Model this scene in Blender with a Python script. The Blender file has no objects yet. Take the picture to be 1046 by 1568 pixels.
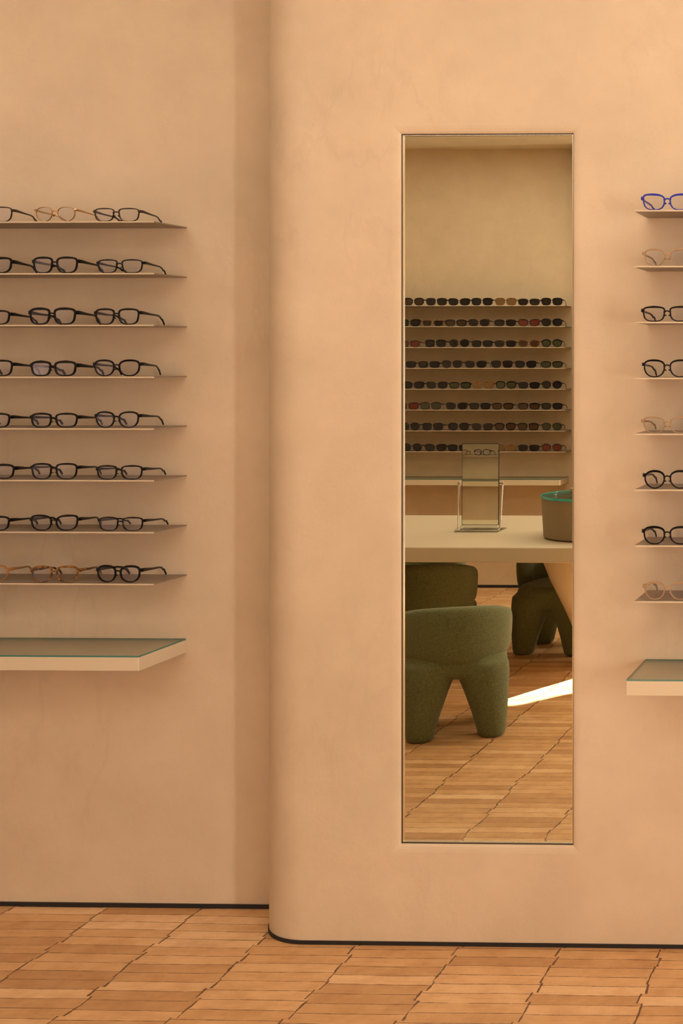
import bpy, bmesh, math, random
from mathutils import Vector, Matrix
random.seed(7)
scene = bpy.context.scene
scene.view_settings.view_transform = 'Standard'

# ------------------------------------------------------------------ helpers
class MB:
    def __init__(s): s.v=[]; s.f=[]; s.m=[]
    def add(s, vs, fs, mi=0, M=None):
        o=len(s.v)
        for p in vs:
            p=Vector(p)
            s.v.append((M@p) if M else p)
        for f in fs:
            s.f.append([i+o for i in f]); s.m.append(mi)
    def box(s, a, b, mi=0, M=None):
        x0,y0,z0=a; x1,y1,z1=b
        s.add([(x0,y0,z0),(x1,y0,z0),(x1,y1,z0),(x0,y1,z0),(x0,y0,z1),(x1,y0,z1),(x1,y1,z1),(x0,y1,z1)],
              [(0,3,2,1),(4,5,6,7),(0,1,5,4),(1,2,6,5),(2,3,7,6),(3,0,4,7)],mi,M)
    def prism(s, poly, z0, z1, mi=0, M=None):
        n=len(poly)
        vs=[(x,y,z0) for x,y in poly]+[(x,y,z1) for x,y in poly]
        fs=[tuple(range(n-1,-1,-1)),tuple(range(n,2*n))]+[(i,(i+1)%n,n+(i+1)%n,n+i) for i in range(n)]
        s.add(vs,fs,mi,M)
    def loops(s, rings, mi=0, M=None, close=True, caps=True):
        n=len(rings[0]); vs=[p for r in rings for p in r]; fs=[]
        for k in range(len(rings)-1):
            for i in range(n if close else n-1):
                j=(i+1)%n
                fs.append((k*n+i,k*n+j,(k+1)*n+j,(k+1)*n+i))
        if caps:
            fs.append(tuple(range(n-1,-1,-1))); L=(len(rings)-1)*n
            fs.append(tuple(range(L,L+n)))
        s.add(vs,fs,mi,M)
    def tube(s, pts, sizes, mi=0, M=None, up=(0,0,1), n=8, e=1.0):
        up=Vector(up); rings=[]
        P=[Vector(p) for p in pts]
        for k,p in enumerate(P):
            t=(P[min(k+1,len(P)-1)]-P[max(k-1,0)]).normalized()
            a=t.cross(up).normalized(); b=a.cross(t).normalized()
            w,h=sizes[k] if isinstance(sizes,list) else sizes
            rings.append([p+a*(w*sgn(math.cos(q),e))+b*(h*sgn(math.sin(q),e)) for q in [2*math.pi*(i+.5)/n for i in range(n)]])
        s.loops(rings,mi,M)
    def lathe(s, prof, mi=0, M=None, n=48):
        rings=[[(r*math.cos(2*math.pi*i/n),r*math.sin(2*math.pi*i/n),z) for i in range(n)] for r,z in prof]
        s.loops(rings,mi,M)
    def obj(s, name, mats, parent=None, loc=None, smooth=True, angle=40):
        me=bpy.data.meshes.new(name)
        me.from_pydata([tuple(p) for p in s.v],[],s.f)
        for m in mats: me.materials.append(m)
        me.polygons.foreach_set('material_index',s.m)
        bm=bmesh.new(); bm.from_mesh(me)
        bmesh.ops.recalc_face_normals(bm,faces=bm.faces)
        bm.to_mesh(me); bm.free()
        if smooth:
            me.polygons.foreach_set('use_smooth',[True]*len(me.polygons))
            try: me.set_sharp_from_angle(angle=math.radians(angle))
            except Exception: pass
        me.update()
        o=bpy.data.objects.new(name,me); scene.collection.objects.link(o)
        if loc: o.location=loc
        if parent: o.parent=parent
        return o
def sgn(c,e): return math.copysign(abs(c)**e,c)
def empty(name,loc=(0,0,0),rz=0):
    o=bpy.data.objects.new(name,None); o.location=loc; o.rotation_euler=(0,0,rz)
    o.empty_display_size=.1
    scene.collection.objects.link(o); return o
def bevel(o,w,seg=3):
    m=o.modifiers.new('b','BEVEL'); m.width=w; m.segments=seg; m.limit_method='ANGLE'; m.angle_limit=math.radians(40)
    return o

# ------------------------------------------------------------------ materials
def mat(name, col=(.5,.5,.5), rough=.5, metal=0, **kw):
    m=bpy.data.materials.new(name); m.use_nodes=True
    b=m.node_tree.nodes['Principled BSDF']
    b.inputs['Base Color'].default_value=(*col,1); b.inputs['Roughness'].default_value=rough
    b.inputs['Metallic'].default_value=metal
    for k,v in kw.items(): b.inputs[k].default_value=v
    return m
class NT:
    def __init__(s,m): s.t=m.node_tree; s.b=s.t.nodes['Principled BSDF']
    def n(s,typ,**kw):
        x=s.t.nodes.new(typ)
        for k,v in kw.items(): setattr(x,k,v)
        return x
    def l(s,a,b): s.t.links.new(a,b)
    def math(s,op,a,b=None,c=None):
        x=s.n('ShaderNodeMath',operation=op)
        for i,v in enumerate((a,b,c)):
            if v is None: continue
            if isinstance(v,(int,float)): x.inputs[i].default_value=v
            else: s.l(v,x.inputs[i])
        return x.outputs[0]
    def noise(s,scale,detail=4,rough=.5,vec=None,mapscale=None):
        x=s.n('ShaderNodeTexNoise'); x.inputs['Scale'].default_value=scale
        x.inputs['Detail'].default_value=detail; x.inputs['Roughness'].default_value=rough
        if vec is None: vec=s.n('ShaderNodeTexCoord').outputs['Object']
        if mapscale:
            mp=s.n('ShaderNodeMapping'); mp.inputs['Scale'].default_value=mapscale
            s.l(vec,mp.inputs[0]); vec=mp.outputs[0]
        s.l(vec,x.inputs['Vector']); return x.outputs['Fac']
    def ramp(s,fac,stops):
        x=s.n('ShaderNodeValToRGB'); cr=x.color_ramp
        while len(cr.elements)<len(stops): cr.elements.new(.5)
        for e,(p,c) in zip(cr.elements,stops): e.position=p; e.color=(*c,1)
        s.l(fac,x.inputs[0]); return x.outputs[0]
    def mix(s,fac,a,b,blend='MIX'):
        x=s.n('ShaderNodeMix',data_type='RGBA',blend_type=blend)
        for sock,v in ((x.inputs[0],fac),(x.inputs[6],a),(x.inputs[7],b)):
            if isinstance(v,(int,float)): sock.default_value=v
            elif isinstance(v,tuple): sock.default_value=(*v,1)
            else: s.l(v,sock)
        return x.outputs[2]
    def bump(s,h,strength=.2,dist=.01):
        x=s.n('ShaderNodeBump'); x.inputs['Strength'].default_value=strength; x.inputs['Distance'].default_value=dist
        s.l(h,x.inputs['Height']); s.l(x.outputs[0],s.b.inputs['Normal'])

def plaster(name,base,rough=.75):
    m=mat(name,base,rough); N=NT(m)
    dk=tuple(c*.90 for c in base); lt=tuple(min(1,c*1.05) for c in base)
    a=N.noise(1.6,6,.6); col=N.ramp(a,[(.32,dk),(.68,lt)])  # plaster mottling; its contrast also paints in soft shadows between the shelves
    b=N.noise(6,8,.66)
    col=N.mix(1.0,col,N.ramp(b,[(.30,(.93,.92,.91)),(.62,(1,1,1))]),'MULTIPLY')
    # sparse soft trowel marks
    c=N.noise(3.2,6,.55,mapscale=(1.6,1.6,.7)); v=N.math('ABSOLUTE',N.math('SUBTRACT',c,.5))
    g=N.ramp(N.noise(1.1,2,.5),[(.50,(0,0,0)),(.64,(1,1,1))])
    col=N.mix(g,col,N.mix(1.0,col,N.ramp(v,[(0,(.95,.94,.93)),(.03,(1,1,1))]),'MULTIPLY'))
    N.l(col,N.b.inputs['Base Color'])
    N.bump(N.math('ADD',b,N.math('MULTIPLY',a,2.0)),.30,.008)
    return m
M_wall=plaster('plaster_wall',(.680,.542,.382))
M_ceil=plaster('plaster_ceiling',(.72,.64,.48))
M_cream=mat('cream_lacquer',(.66,.56,.405),.45)
M_black=mat('black_gap',(.012,.012,.013),.6)
M_shelf=mat('taupe_metal',(.27,.205,.15),.38,.25)
M_edge=mat('shelf_edge',(.60,.49,.35),.35)
M_mirror=mat('mirror_silver',(.86,.87,.74),.0,1.0)
M_frame=mat('mirror_edge_metal',(.80,.74,.62),.25,1.0)
M_dark=mat('dark_metal',(.06,.055,.05),.35,.8)
M_chrome=mat('brushed_steel',(.75,.75,.72),.12,1.0)
M_bowl=plaster('bowl_clay',(.30,.225,.13))
M_glassedge=mat('glass_edge_teal',(.05,.20,.17),.15)
def glassy(name,tr,gl,base=.06,rough=.03,fr=.7):
    m=bpy.data.materials.new(name); m.use_nodes=True; t=m.node_tree; t.nodes.clear()
    o=t.nodes.new('ShaderNodeOutputMaterial'); mx=t.nodes.new('ShaderNodeMixShader')
    a=t.nodes.new('ShaderNodeBsdfTransparent'); a.inputs[0].default_value=(*tr,1)
    g=t.nodes.new('ShaderNodeBsdfGlossy'); g.inputs['Color'].default_value=(*gl,1); g.inputs['Roughness'].default_value=rough
    lw=t.nodes.new('ShaderNodeLayerWeight'); lw.inputs[0].default_value=.35
    ad=t.nodes.new('ShaderNodeMath'); ad.operation='MULTIPLY_ADD'; ad.inputs[1].default_value=fr; ad.inputs[2].default_value=base
    t.links.new(lw.outputs['Fresnel'],ad.inputs[0]); t.links.new(ad.outputs[0],mx.inputs[0])
    t.links.new(a.outputs[0],mx.inputs[1]); t.links.new(g.outputs[0],mx.inputs[2]); t.links.new(mx.outputs[0],o.inputs[0])
    return m
M_lens=glassy('clear_lens',(.95,.95,.97),(.55,.62,1.0),.07,.03,.5)
M_sheet=glassy('glass_sheet',(.90,.91,.88),(1,1,1),.03,.03,.5)
M_acryl=glassy('acrylic',(.86,.88,.86),(1,1,1),.15)

# floor : narrow strips stacked in columns
M_floor=mat('strip_parquet',(.5,.3,.1),.5); N=NT(M_floor)
tc=N.n('ShaderNodeTexCoord').outputs['Object']
wob=N.noise(2.2,3,.6,vec=tc)
sx=N.n('ShaderNodeSeparateXYZ'); N.l(tc,sx.inputs[0])
X=N.math('ADD',sx.outputs[0],N.math('MULTIPLY',wob,.04)); Y=sx.outputs[1]
SW,SH=.2886,.052
xs=N.math('ADD',N.math('DIVIDE',X,SW),(1.29)/SW+20)
row0=N.math('FLOOR',N.math('DIVIDE',Y,SH))
wn0=N.n('ShaderNodeTexWhiteNoise',noise_dimensions='1D'); N.l(row0,wn0.inputs['W'])
xs=N.math('ADD',xs,N.math('MULTIPLY',wn0.outputs['Value'],.06))
col_=N.math('FLOOR',xs); fx=N.math('FRACT',xs)
wn=N.n('ShaderNodeTexWhiteNoise',noise_dimensions='1D'); N.l(col_,wn.inputs['W'])
ys=N.math('ADD',N.math('DIVIDE',Y,SH),N.math('ADD',N.math('MULTIPLY',wn.outputs['Value'],.25),N.math('MULTIPLY',wob,.35)))
row=N.math('FLOOR',ys); fy=N.math('FRACT',ys)
cb=N.n('ShaderNodeCombineXYZ'); N.l(col_,cb.inputs[0]); N.l(row,cb.inputs[1])
w2=N.n('ShaderNodeTexWhiteNoise',noise_dimensions='2D'); N.l(cb.outputs[0],w2.inputs['Vector'])
tone=N.ramp(w2.outputs['Value'],[(0,(.55,.305,.135)),(.25,(.66,.385,.175)),(.7,(.74,.450,.220)),(1,(.84,.56,.31))])
grain=N.noise(1,6,.65,vec=tc,mapscale=(7,150,1))
gr=N.ramp(grain,[(.25,(.78,.72,.66)),(.6,(1,1,1))])
c=N.mix(.7,tone,gr,'MULTIPLY')
bl=N.noise(11,5,.65,vec=tc); c=N.mix(.8,c,N.ramp(bl,[(.3,(.76,.66,.56)),(.6,(1.0,1.0,1.0))]),'MULTIPLY')
dx=N.math('MULTIPLY',N.math('MINIMUM',fx,N.math('SUBTRACT',1,fx)),SW)
dy=N.math('MULTIPLY',N.math('MINIMUM',fy,N.math('SUBTRACT',1,fy)),SH)
gw=N.math('MULTIPLY',N.ramp(N.noise(26,3,.6,vec=tc),[(.32,(.15,.15,.15)),(.7,(1,1,1))]),.0046)
mx_=N.math('LESS_THAN',dx,gw); my_=N.math('LESS_THAN',dy,N.math('MULTIPLY',gw,.45))
gap=N.math('MAXIMUM',mx_,my_)
c=N.mix(gap,c,(.15,.070,.03))
N.l(c,N.b.inputs['Base Color'])
hh=N.math('SUBTRACT',N.math('MULTIPLY',grain,.25),gap)
N.bump(hh,.5,.002)
N.l(N.math('ADD',N.math('MULTIPLY',grain,.25),.32),N.b.inputs['Roughness'])

# boucle
M_boucle=mat('green_boucle',(.10,.11,.045),1.0); N=NT(M_boucle)
a=N.noise(170,3,.6); N.l(N.ramp(a,[(.3,(.088,.098,.038)),(.65,(.165,.175,.072))]),N.b.inputs['Base Color'])
N.b.inputs['Sheen Weight'].default_value=.15
N.bump(a,.6,.003)

# ------------------------------------------------------------------ room
YL,YP,YO=3.94,3.70,-2.16
XL,XR,ZC=-4.7,3.6,3.21
def arc(cx,cy,r,a0,a1,n=16):
    return [(cx+r*math.cos(math.radians(a0+(a1-a0)*i/n)),cy+r*math.sin(math.radians(a0+(a1-a0)*i/n))) for i in range(n+1)]
b=MB(); b.box((XL-.15,-2.5,-.12),(XR+.15,4.2,0)); b.obj('floor',[M_floor],smooth=False)
b=MB(); b.box((XL-.15,-2.5,ZC),(XR+.15,4.2,ZC+.12)); b.obj('ceiling',[M_ceil],smooth=False)
b=MB(); b.box((XL-.15,YL,0),(-1.80,YL+.15,ZC)); b.obj('wall_back',[M_wall],smooth=False)
b=MB(); b.box((XL-.15,YO,0),(XL,YL,ZC)); b.obj('wall_left',[M_wall],smooth=False)
# pillar / projecting wall with mirror recess
poly=[(XR,YP),(XR,YL+.15),(-1.80,YL+.15),(-1.80,YL),(-1.927,YL)]+arc(-1.767,YP+.16,.16,180,270,20)
b=MB(); b.prism(poly,0,ZC); pil=b.obj('wall_pillar',[M_wall],angle=30)
x0,x1,zz0,zz1=-1.490,-.999,.285,2.295
def rr_(y,o): return [(x0-o,y,zz0-o),(x1+o,y,zz0-o),(x1+o,y,zz1+o),(x0-o,y,zz1+o)]
b=MB(); b.loops([rr_(YP-.02,.15),rr_(YP,.022),rr_(YP+.0010,.014),rr_(YP+.0028,.0065),rr_(YP+.0055,.0015),rr_(YP+.008,0),rr_(YP+.028,0)]); cut=b.obj('cutter',[M_wall],smooth=False)
md=pil.modifiers.new('cut','BOOLEAN'); md.object=cut; md.operation='DIFFERENCE'; md.solver='EXACT'
bpy.context.view_layer.update()
dg=bpy.context.evaluated_depsgraph_get()
nm=bpy.data.meshes.new_from_object(pil.evaluated_get(dg)); pil.modifiers.clear(); pil.data=nm
nm.polygons.foreach_set('use_smooth',[True]*len(nm.polygons)); nm.set_sharp_from_angle(angle=math.radians(5.5))
bpy.data.objects.remove(cut)
# opposite wall
b=MB(); b.box((XL-.15,YO-.15,0),(-2.40,YO,ZC)); b.obj('wall_front',[M_wall],smooth=False)
YQ=-1.92; wx0,wx1,wz=.02,.62,2.03
b=MB()
poly=[(-2.0,YQ),(-2.0,YO-.15),(-2.40,YO-.15),(-2.40,YO),(-2.52,YO)]+arc(-2.40,YQ-.12,.12,180,90,12)
b.prism(poly,0,ZC)
b.box((-2.0,YQ-.03,0),(wx0,YQ,ZC)); b.box((wx1,YQ-.03,0),(XR+.15,YQ,ZC)); b.box((wx0,YQ-.03,wz),(wx1,YQ,ZC))
b.obj('wall_front_pier',[M_wall],angle=30)
b=MB()
for x in (wx0,wx1-.02): b.box((x,YQ-.05,0),(x+.02,YQ+.015,wz))
b.box((wx0,YQ-.05,wz-.02),(wx1,YQ+.015,wz)); b.obj('window_1',[M_dark],smooth=False)
# right wall with window
wy0,wy1,z0,z1=-1.55,-1.05,.5,2.7
b=MB()
b.box((XR,YQ,0),(XR+.1,wy0,ZC)); b.box((XR,wy1,0),(XR+.1,YL+.15,ZC))
b.box((XR,wy0,0),(XR+.1,wy1,z0)); b.box((XR,wy0,z1),(XR+.1,wy1,ZC)); b.obj('wall_right',[M_wall],smooth=False)
b=MB()
for y in (wy0,wy1-.03): b.box((XR+.02,y,z0),(XR+.07,y+.03,z1))
b.box((XR+.02,wy0,z0),(XR+.07,wy1,z0+.03)); b.box((XR+.02,wy0,z1-.03),(XR+.07,wy1,z1)); b.obj('window_2',[M_dark],smooth=False)
# dark shadow-gap trims
b=MB(); b.box((XL,YL-.006,0),(-1.925,YL,.012)); b.obj('baseboard_back',[M_black],smooth=False)
b=MB(); pts=[(XR,YP-.003)]+arc(-1.767,YP+.16,.163,270,180,20)+[(-1.930,YL-.006)]
inner=[(-1.926,YL-.006)]+arc(-1.767,YP+.16,.159,180,270,20)+[(XR,YP+.001)]
b.prism(pts+inner,0,.011); b.obj('baseboard_pillar',[M_black],smooth=False)
b=MB(); b.box((XL,YO,0),(-2.52,YO+.006,.02)); b.obj('baseboard_front',[M_black],smooth=False)

# ------------------------------------------------------------------ wall mirror
b=MB()
b.box((x0+.004,YP+.018,zz0+.004),(x1-.004,YP+.025,zz1-.004),0)
yf0,yf1=YP+.012,YP+.026; t=.004
b.box((x0+.001,yf0,zz0),(x0+t,yf1,zz1),1); b.box((x1-t,yf0,zz0),(x1-.0005,yf1,zz1),1)
b.box((x0+t,yf0,zz0),(x1-t,yf1,zz0+t),1); b.box((x0+t,yf0,zz1-t),(x1-t,yf1,zz1),1)
b.box((x0,YP+.009,zz0),(x0+.0015,yf0,zz1),2); b.box((x0,YP+.009,zz1-.0020),(x1,yf0,zz1),2)
b.box((x0,YP+.009,zz0),(x1,yf0,zz0+.002),2); b.box((x1-.0015,YP+.009,zz0),(x1,yf0,zz1),2)
b.obj('wall_mirror',[M_mirror,M_frame,M_dark],smooth=False)

# ------------------------------------------------------------------ shelves & ledges
SD=.17; ZS=[2.057-.15*i for i in range(8)]; TH=.003
def shelf(xa,xb,yw,dirn,z):
    yf=yw+dirn*SD
    b=MB(); ya,yb=min(yw,yf),max(yw,yf)
    b.box((xa,ya,z-TH),(xb,yb,z),0)
    e=.0015
    y0,y1=(yf-e,yf+.0) if dirn<0 else (yf,yf+e)
    b.box((xa,y0,z-TH-.0008),(xb,y1,z+.0002),1)
    b.obj('display_shelf',[M_shelf,M_edge],smooth=False)
def ledge(xa,xb,yw,dirn,z=.815,d=.24,th=.045):
    p=empty('display_ledge',((xa+xb)/2,yw,z)); L=(xb-xa)/2
    yf=dirn*d; y0,y1=min(0,yf),max(0,yf)
    b=MB(); b.box((-L,y0,-th),(L,y1,-.006)); bevel(b.obj('slab',[M_cream],p,smooth=False),.002,2)
    b=MB(); b.box((-L+.001,y0+.001,-.0055),(L-.001,y1-.001,-.0015),0)
    o=b.obj('glass_top',[M_sheet,M_glassedge],p,smooth=False)
    for f in o.data.polygons:
        if abs(f.normal.z)<.5: f.material_index=1
for z in ZS:
    shelf(-4.45,-2.238,YL,-1,z)
    shelf(-.787,1.2,YP,-1,z)
    shelf(-4.45,-2.60,YO,1,z)
ledge(-4.5,-2.240,YL,-1); ledge(-.793,1.3,YP,-1); ledge(-4.5,-2.62,YO,1,.815)

# ------------------------------------------------------------------ eyewear
def frame_mat(name,col,rough=.25,alpha=1,metal=0,mott=None):
    m=mat(name,col,rough,metal,Alpha=alpha)
    if mott:
        N=NT(m); N.l(N.ramp(N.noise(90,3,.6),[(.4,col),(.6,mott)]),N.b.inputs['Base Color'])
    return m
F_black=frame_mat('acetate_black',(.003,.003,.004),.14); F_black.node_tree.nodes['Principled BSDF'].inputs['Specular IOR Level'].default_value=.35
F_brown=frame_mat('acetate_dark_brown',(.022,.012,.008))
F_tort=frame_mat('acetate_tortoise',(.30,.13,.03),.2,1,0,(.05,.02,.008))
F_amber=frame_mat('acetate_amber',(.38,.17,.05),.15,.75)
F_clear=frame_mat('acetate_clear',(.46,.28,.15),.15,.70)
F_gold=frame_mat('wire_gold',(.70,.45,.24),.25,1,1)
F_blue=frame_mat('acetate_blue',(.012,.022,.36))
S_dark=mat('sun_lens_dark',(.010,.008,.008),.12)
S_brown=mat('sun_lens_brown',(.045,.022,.010),.12)
S_tan=mat('sun_lens_tan',(.17,.095,.035),.12)
S_red=mat('sun_lens_red',(.12,.020,.012),.12)
S_olive=mat('sun_lens_olive',(.04,.042,.018),.12)

def eyewear(b,M,fi,li,hw=.0255,hh=.0185,e=.6,cat=.0,t=.0035,dep=.004,nose=.017,tb=.0045,wrap=.03,brow=1.55):
    """one pair: fronts in XZ plane facing -Y, bottom at z=0, temples toward +Y"""
    n=36; zc=hh+t*.8+.0003; cx=nose/2+hw+t*.5
    for sd in (-1,1):
        def ol(off,y):
            r=[]
            for i in range(n):
                q=2*math.pi*i/n; c,s=math.cos(q),math.sin(q)
                x=sgn(c,e if s>0 else min(1,e*1.15))*hw; z=sgn(s,min(1,e*1.15) if s<0 else e*.8)*hh
                x*=1+ .12*z/hh                       # narrower at bottom
                z+=cat*c*(1 if s>0 else .3)*hh
                L=math.hypot(x,z); x+=x/L*off
                k=.8+(brow-.8)*max(0,min(1,(s+.1)/.6))
                z+=z/L*off*k
                r.append((sd*(cx+x),y+abs(cx+x)*wrap*2-.0,zc+z))
            return r
        rings=[ol(t*.85,0),ol(t,dep*.25),ol(t,dep),ol(0,dep),ol(0,dep*.25),ol(t*.12,0),ol(t*.85,0)]
        b.loops(rings,fi,M,caps=False)
        ln=ol(.0004,dep*.5); b.add(ln,[tuple(range(n))],li,M)
        # end piece + temple
        xo=sd*(cx+hw*1.06+t*.6); zt=zc+hh*.62; yo=(cx+hw)*wrap*2
        zb=.004
        pts=[(xo-sd*.003,yo+.002,zt),(xo+sd*.003,yo+.003,zt),(xo+sd*.0045,yo+.006,zt),(xo+sd*.005,yo+.014,zt),(xo+sd*.004,yo+.05,zt-.003),(xo+sd*.001,yo+.088,zt-.005),
             (xo-sd*.002,yo+.104,zt-.008),(xo-sd*.004,yo+.114,zt-.014),(xo-sd*.006,yo+.124,(zt+zb)*.45),(xo-sd*.007,yo+.134,zb)]
        sz=[(.002,tb*.9),(.0022,tb),(.0022,tb),(.002,tb*.95),(.0016,tb*.62),(.0016,tb*.5),(.0017,tb*.52),(.0018,tb*.58),(.0019,tb*.68),(.0016,tb*.6)]
        b.tube(pts,sz,fi,M,up=(0,0,1),n=8,e=.6)
        b.tube([(sd*(nose/2-.0012),dep*.6,zc-hh*.12),(sd*(nose/2-.003),dep+.003,zc-hh*.22)],(.0012,.0038),fi,M,up=(1,0,0),n=6)
    g=nose/2+.0015
    b.tube([(-g,dep*.5,zc+hh*.30),(-g*.55,dep*.45,zc+hh*.46),(0,dep*.4,zc+hh*.53),(g*.55,dep*.45,zc+hh*.46),(g,dep*.5,zc+hh*.30)],(dep*.45,max(.0010,t*.55)),fi,M,up=(0,1,0),n=8,e=.7)

styles=dict(rect=dict(hw=.0262,hh=.0170,e=.54),sq=dict(hw=.0256,hh=.0195,e=.56),
            rnd=dict(hw=.0238,hh=.0205,e=.92),cat=dict(hw=.0262,hh=.0185,e=.62,cat=.16),pan=dict(hw=.0250,hh=.0200,e=.74,cat=.06))
def pair(name,x,y,z,style,fm,thick=1.0,lens=M_lens,rz=0,flip=False):
    b=MB(); st=dict(styles[style]); st['t']=.0037*thick; st['tb']=.0050*(.5+.5*thick); st['dep']=.0045
    eyewear(b,Matrix.Identity(4),0,1,**st)
    o=b.obj(name,[fm,lens],loc=(x,y,z+.0006)); o.rotation_euler=(0,0,rz+(math.pi if flip else 0)); return o
L_specs=[ # per shelf: right-most .. leftwards (style,mat,thick)
 [('rect',F_brown,.65),('rnd',F_gold,.3),('sq',F_brown,.65)],
 [('rect',F_black,.75),('sq',F_black,1.15),('cat',F_black,1.3)],
 [('sq',F_black,1.05),('sq',F_black,1.35),('rect',F_black,1.1)],
 [('pan',F_black,1.05),('rect',F_black,1.4),('sq',F_black,1.1)],
 [('pan',F_black,.95),('rect',F_black,1.15),('rect',F_black,1.1)],
 [('rect',F_black,.9),('sq',F_black,1.0),('rect',F_black,1.25)],
 [('rect',F_black,.8),('cat',F_black,1.1),('rect',F_black,1.1)],
 [('pan',F_black,1.2),('sq',F_tort,1.1),('rnd',F_amber,1.0)]]
for i,row in enumerate(L_specs):
    while len(row)<9: row.append((random.choice(['rect','sq','pan','cat']),random.choice([F_black,F_black,F_brown,F_tort]),random.uniform(.8,1.2)))
    for k,(s,m,t) in enumerate(row):
        pair('eyeglasses',-2.352-.193*k+random.uniform(-.006,.006),YL-SD+.008+random.uniform(0,.006),ZS[i],s,m,t,rz=random.uniform(-.07,.07))
R_specs=[('cat',F_blue,1.0),('pan',F_clear,.8),('rect',F_black,1.0),('pan',F_black,1.0),('cat',F_clear,.8),('rnd',F_black,1.1),('pan',F_black,1.1),('rnd',F_clear,1.0)]
for i,(s,m,t) in enumerate(R_specs):
    for k in range(4):
        if k: s2,m2,t2=random.choice(R_specs)
        else: s2,m2,t2=s,m,t
        pair('eyeglasses',-.700+.193*k,YP-SD+.010,ZS[i],s2,m2,t2,rz=random.uniform(-.04,.04) if k else .0)
mats=[F_black,F_brown,F_tort,F_amber,F_clear,S_dark,S_brown,S_tan,S_red,S_olive]
for i in range(8):
    b=MB(); x=-2.70
    while x>-4.35:
        st=dict(random.choice(list(styles.values()))); st['hw']*=1.15; st['hh']*=1.10; st['t']=.0055
        fi=random.choice([0,0,0,0,0,1,1,2]); li=random.choice([5,5,5,5,5,6,6,9])
        if random.random()<.08: fi,li=2,7
        if random.random()<.07: fi,li=1,8
        M=Matrix.Translation((x,YO+SD-.010,ZS[i]+.0006))@Matrix.Rotation(math.pi+random.uniform(-.05,.05),4,'Z')
        eyewear(b,M,fi,li,**st)
        x-=random.choice([.166,.168,.172,.19])
    b.obj('sunglasses_row',mats)

# ------------------------------------------------------------------ table
tx0,tx1,ty0,ty1,tz=-4.05,-1.40,-.26,1.07,.75
tab=empty('consultation_table',((tx0+tx1)/2,(ty0+ty1)/2,0))
def rrect(x0,y0,x1,y1,r,n=14):
    return arc(x1-r,y1-r,r,0,90,n)+arc(x0+r,y1-r,r,90,180,n)+arc(x0+r,y0+r,r,180,270,n)+arc(x1-r,y0+r,r,270,360,n)
ox,oy=(tx0+tx1)/2,(ty0+ty1)/2
b=MB(); b.prism(rrect(tx0-ox,ty0-oy,tx1-ox,ty1-oy,.42),tz-.075,tz); bevel(b.obj('top',[M_cream],tab,angle=30),.006)
for k,(px,py) in enumerate(((-1.76,.24),(-3.55,.40))):
    b=MB(); b.lathe([(.09,0),(.14,.12),(.215,.30),(.30,.48),(.345,.60),(.36,.675)],M=Matrix.Translation((px-ox,py-oy,0)))
    b.obj('pedestal_%d'%(k+1),[M_wall],tab)

# display bowl with glass cover
bw=empty('round_display_case',(-1.715,.64,tz))
b=MB(); b.lathe([(.245,0),(.262,.01),(.272,.19),(.272,.205),(.262,.205),(.255,.03),(.01,.03)]); b.obj('drum',[M_bowl],bw)
M_teal=mat('teal_rim',(.06,.50,.42),.1)
b=MB(); b.lathe([(.276,.206),(.276,.216),(.01,.216)],0); o=b.obj('glass_lid',[M_sheet,M_teal],bw)
for f in o.data.polygons:
    if abs(f.normal.z)<.5 and f.area<.01 : f.material_index=1
b=MB(); b.loops([[(.276*math.cos(q)*(1 if k in(0,1) else .975),.276*math.sin(q)*(1 if k in(0,1) else .975),.2165+(.0015 if k in (1,2) else 0)) for q in [2*math.pi*i/48 for i in range(48)]] for k in range(4)],caps=False)
b.obj('lid_rim',[M_teal],bw)
b=MB(); b.tube([(-.02,0,.217),(-.02,0,.235),(-.02,0,.25)],[(.10,.10),(.115,.115),(.11,.11)],up=(0,1,0),n=32); b.obj('tray',[M_bowl],bw)

# table mirror in acrylic holder
st=empty('table_mirror',(-2.385,.44,tz),0)
tilt=Matrix.Rotation(math.radians(.8),4,'X')
b=MB(); b.box((-.100,-.004,.03),(.100,.002,.465),1,tilt); b.box((-.097,.002,.033),(.097,.0035,.462),0,tilt)
b.obj('panel',[M_mirror,M_dark],st,smooth=False)
b=MB()
for sx_ in (-1,1):
    b.tube([(sx_*.112,.06,.008),(sx_*.112,.02,.02),(sx_*.117,-.005,.24),(sx_*.117,-.01,.26)],(.005,.005),0,n=10)
    b.box((sx_*.117-.006,-.03,.245),(sx_*.117+.006,.0,.258))
b.tube([(-.112,.06,.008),(.112,.06,.008)],(.005,.005),0,n=10)
b.tube([(-.117,-.022,.253),(.117,-.022,.253)],(.005,.005),0,n=10)
b.obj('holder',[M_chrome],st)
b=MB(); b.box((-.115,-.09,0),(.115,.075,.006)); b.box((-.1,.02,.006),(.1,.03,.03)); b.obj('base_plate',[M_acryl],st,smooth=False)

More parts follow.
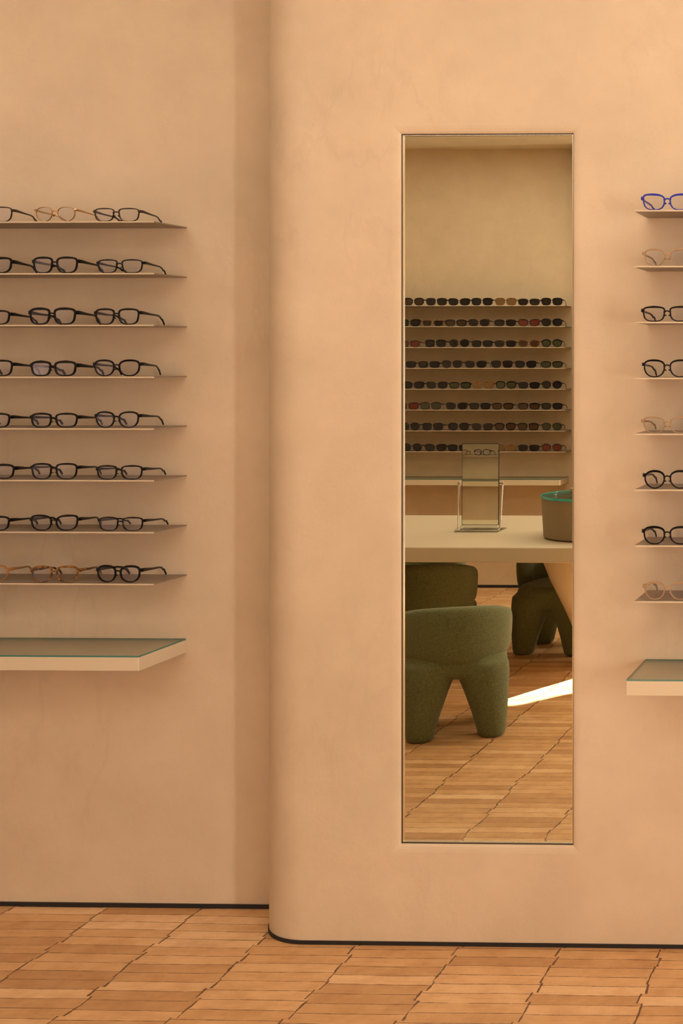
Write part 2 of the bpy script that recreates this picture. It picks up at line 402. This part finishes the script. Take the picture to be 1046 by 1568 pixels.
# ------------------------------------------------------------------ chairs
def make_chair_meshes():
    b=MB()
    for sx_ in (-1,1):
        for sy in (-1,1):
            rings=[]
            for z,r,o in ((0,.050,.150),(.012,.060,.150),(.10,.076,.143),(.20,.096,.128),(.27,.112,.117),(.33,.112,.112)):
                rings.append([(sx_*o+r*math.cos(q),sy*o+r*math.sin(q),z) for q in [2*math.pi*i/28 for i in range(28)]])
            b.loops(rings)
    def sq(r,z,e=.75): return [(sgn(math.cos(q),e)*r,sgn(math.sin(q),e)*r,z) for q in [2*math.pi*i/48 for i in range(48)]]
    b.loops([sq(.19,.262),sq(.212,.285),sq(.220,.32),sq(.214,.36),sq(.19,.385),sq(.12,.395)])
    o=b.obj('tmp',[M_boucle])
    m=o.modifiers.new('r','REMESH'); m.mode='VOXEL'; m.voxel_size=.009; m.use_smooth_shade=True
    s=o.modifiers.new('s','SMOOTH'); s.iterations=7; s.factor=.6
    bpy.context.view_layer.update(); dg=bpy.context.evaluated_depsgraph_get()
    body=bpy.data.meshes.new_from_object(o.evaluated_get(dg)); bpy.data.objects.remove(o)
    body.name='chair_body'
    # backrest band, open at front (-Y is front, back at +Y)
    b=MB(); rings=[]; K=48
    for k in range(K+1):
        a=-112+224*k/K; ar=math.radians(a); w=abs(a)/112
        endf=1-max(0,(w-.86)/.14)**2*.75
        top=.585-.075*w**2; bot=.325+.02*w; mid=(top+bot)/2; hh=(top-bot)/2*endf; th=.046*endf
        R=.198-.0*w
        ring=[]
        for i in range(24):
            q=2*math.pi*i/24; rr=R+sgn(math.cos(q),.62)*th; zz=mid+sgn(math.sin(q),.50)*hh
            rr+= .008*(zz-mid)/.13
            ring.append((rr*math.sin(ar),rr*math.cos(ar),zz))
        rings.append(ring)
    b.loops(rings); o=b.obj('tmp2',[M_boucle],angle=180)
    s=o.modifiers.new('s','SUBSURF'); s.levels=1
    bpy.context.view_layer.update(); dg=bpy.context.evaluated_depsgraph_get()
    back=bpy.data.meshes.new_from_object(o.evaluated_get(dg)); bpy.data.objects.remove(o)
    for me in (body,back): me.polygons.foreach_set('use_smooth',[True]*len(me.polygons))
    return body,back
body,back=make_chair_meshes()
def chair(x,y,deg):
    e=empty('armchair',(x,y,0),math.radians(deg))
    for nm,me in (('seat_and_legs',body),('backrest',back)):
        o=bpy.data.objects.new(nm,me); scene.collection.objects.link(o); o.parent=e
chair(-2.12,1.545,-20)
chair(-2.69,.34,-12)
chair(-2.12,-.12,185)
chair(-3.02,-.42,176)

# ------------------------------------------------------------------ lights
def area(name,loc,rot,sx_,sy_,P,col):
    l=bpy.data.lights.new(name,'AREA'); l.shape='RECTANGLE'; l.size=sx_; l.size_y=sy_; l.energy=P; l.color=col
    o=bpy.data.objects.new(name,l); o.location=loc; o.rotation_euler=[math.radians(a) for a in rot]; scene.collection.objects.link(o); return o
warm=(1,.91,.77)
area('ceiling_wash_light',(.25,2.85,ZC-.02),(0,0,0),3.4,.25,23,warm)
area('ceiling_wash_light',(-2.85,2.95,ZC-.02),(0,0,0),1.1,.20,8.5,warm)
area('ceiling_light',(-1.0,.4,ZC-.02),(0,0,0),4.0,1.2,38,warm)
area('rear_fill_light',(-2.6,-1.15,ZC-.02),(0,0,0),3.0,.3,23,warm)  # added fill that brightens the rear armchairs and far wall
area('window_daylight',(XR+.12,(wy0+wy1)/2,(z0+z1)/2),(0,90,0),2.1,.45,200,(1,.92,.82))
s=bpy.data.lights.new('sun','SUN'); s.energy=70; s.angle=math.radians(.5); s.color=(1,.97,.95)
o=bpy.data.objects.new('sun',s); scene.collection.objects.link(o)
d=Vector((-.64,.77,-.50)).normalized(); o.rotation_euler=d.to_track_quat('-Z','Y').to_euler(); o.location=(2,-5,4)
w=bpy.data.worlds.new('world'); scene.world=w; w.use_nodes=True
bg=w.node_tree.nodes['Background']; bg.inputs[0].default_value=(.6,.75,1,1); bg.inputs[1].default_value=1.0

# ------------------------------------------------------------------ camera
cd=bpy.data.cameras.new('camera'); cam=bpy.data.objects.new('camera',cd); scene.collection.objects.link(cam)
cam.location=(0,0,1.648); cam.rotation_euler=(math.radians(90),0,math.radians(1.5))
cd.sensor_width=36; cd.lens=2024/1568*36; cd.shift_x=-844/1568; cd.shift_y=-229/1568
cd.clip_start=.05
scene.camera=cam
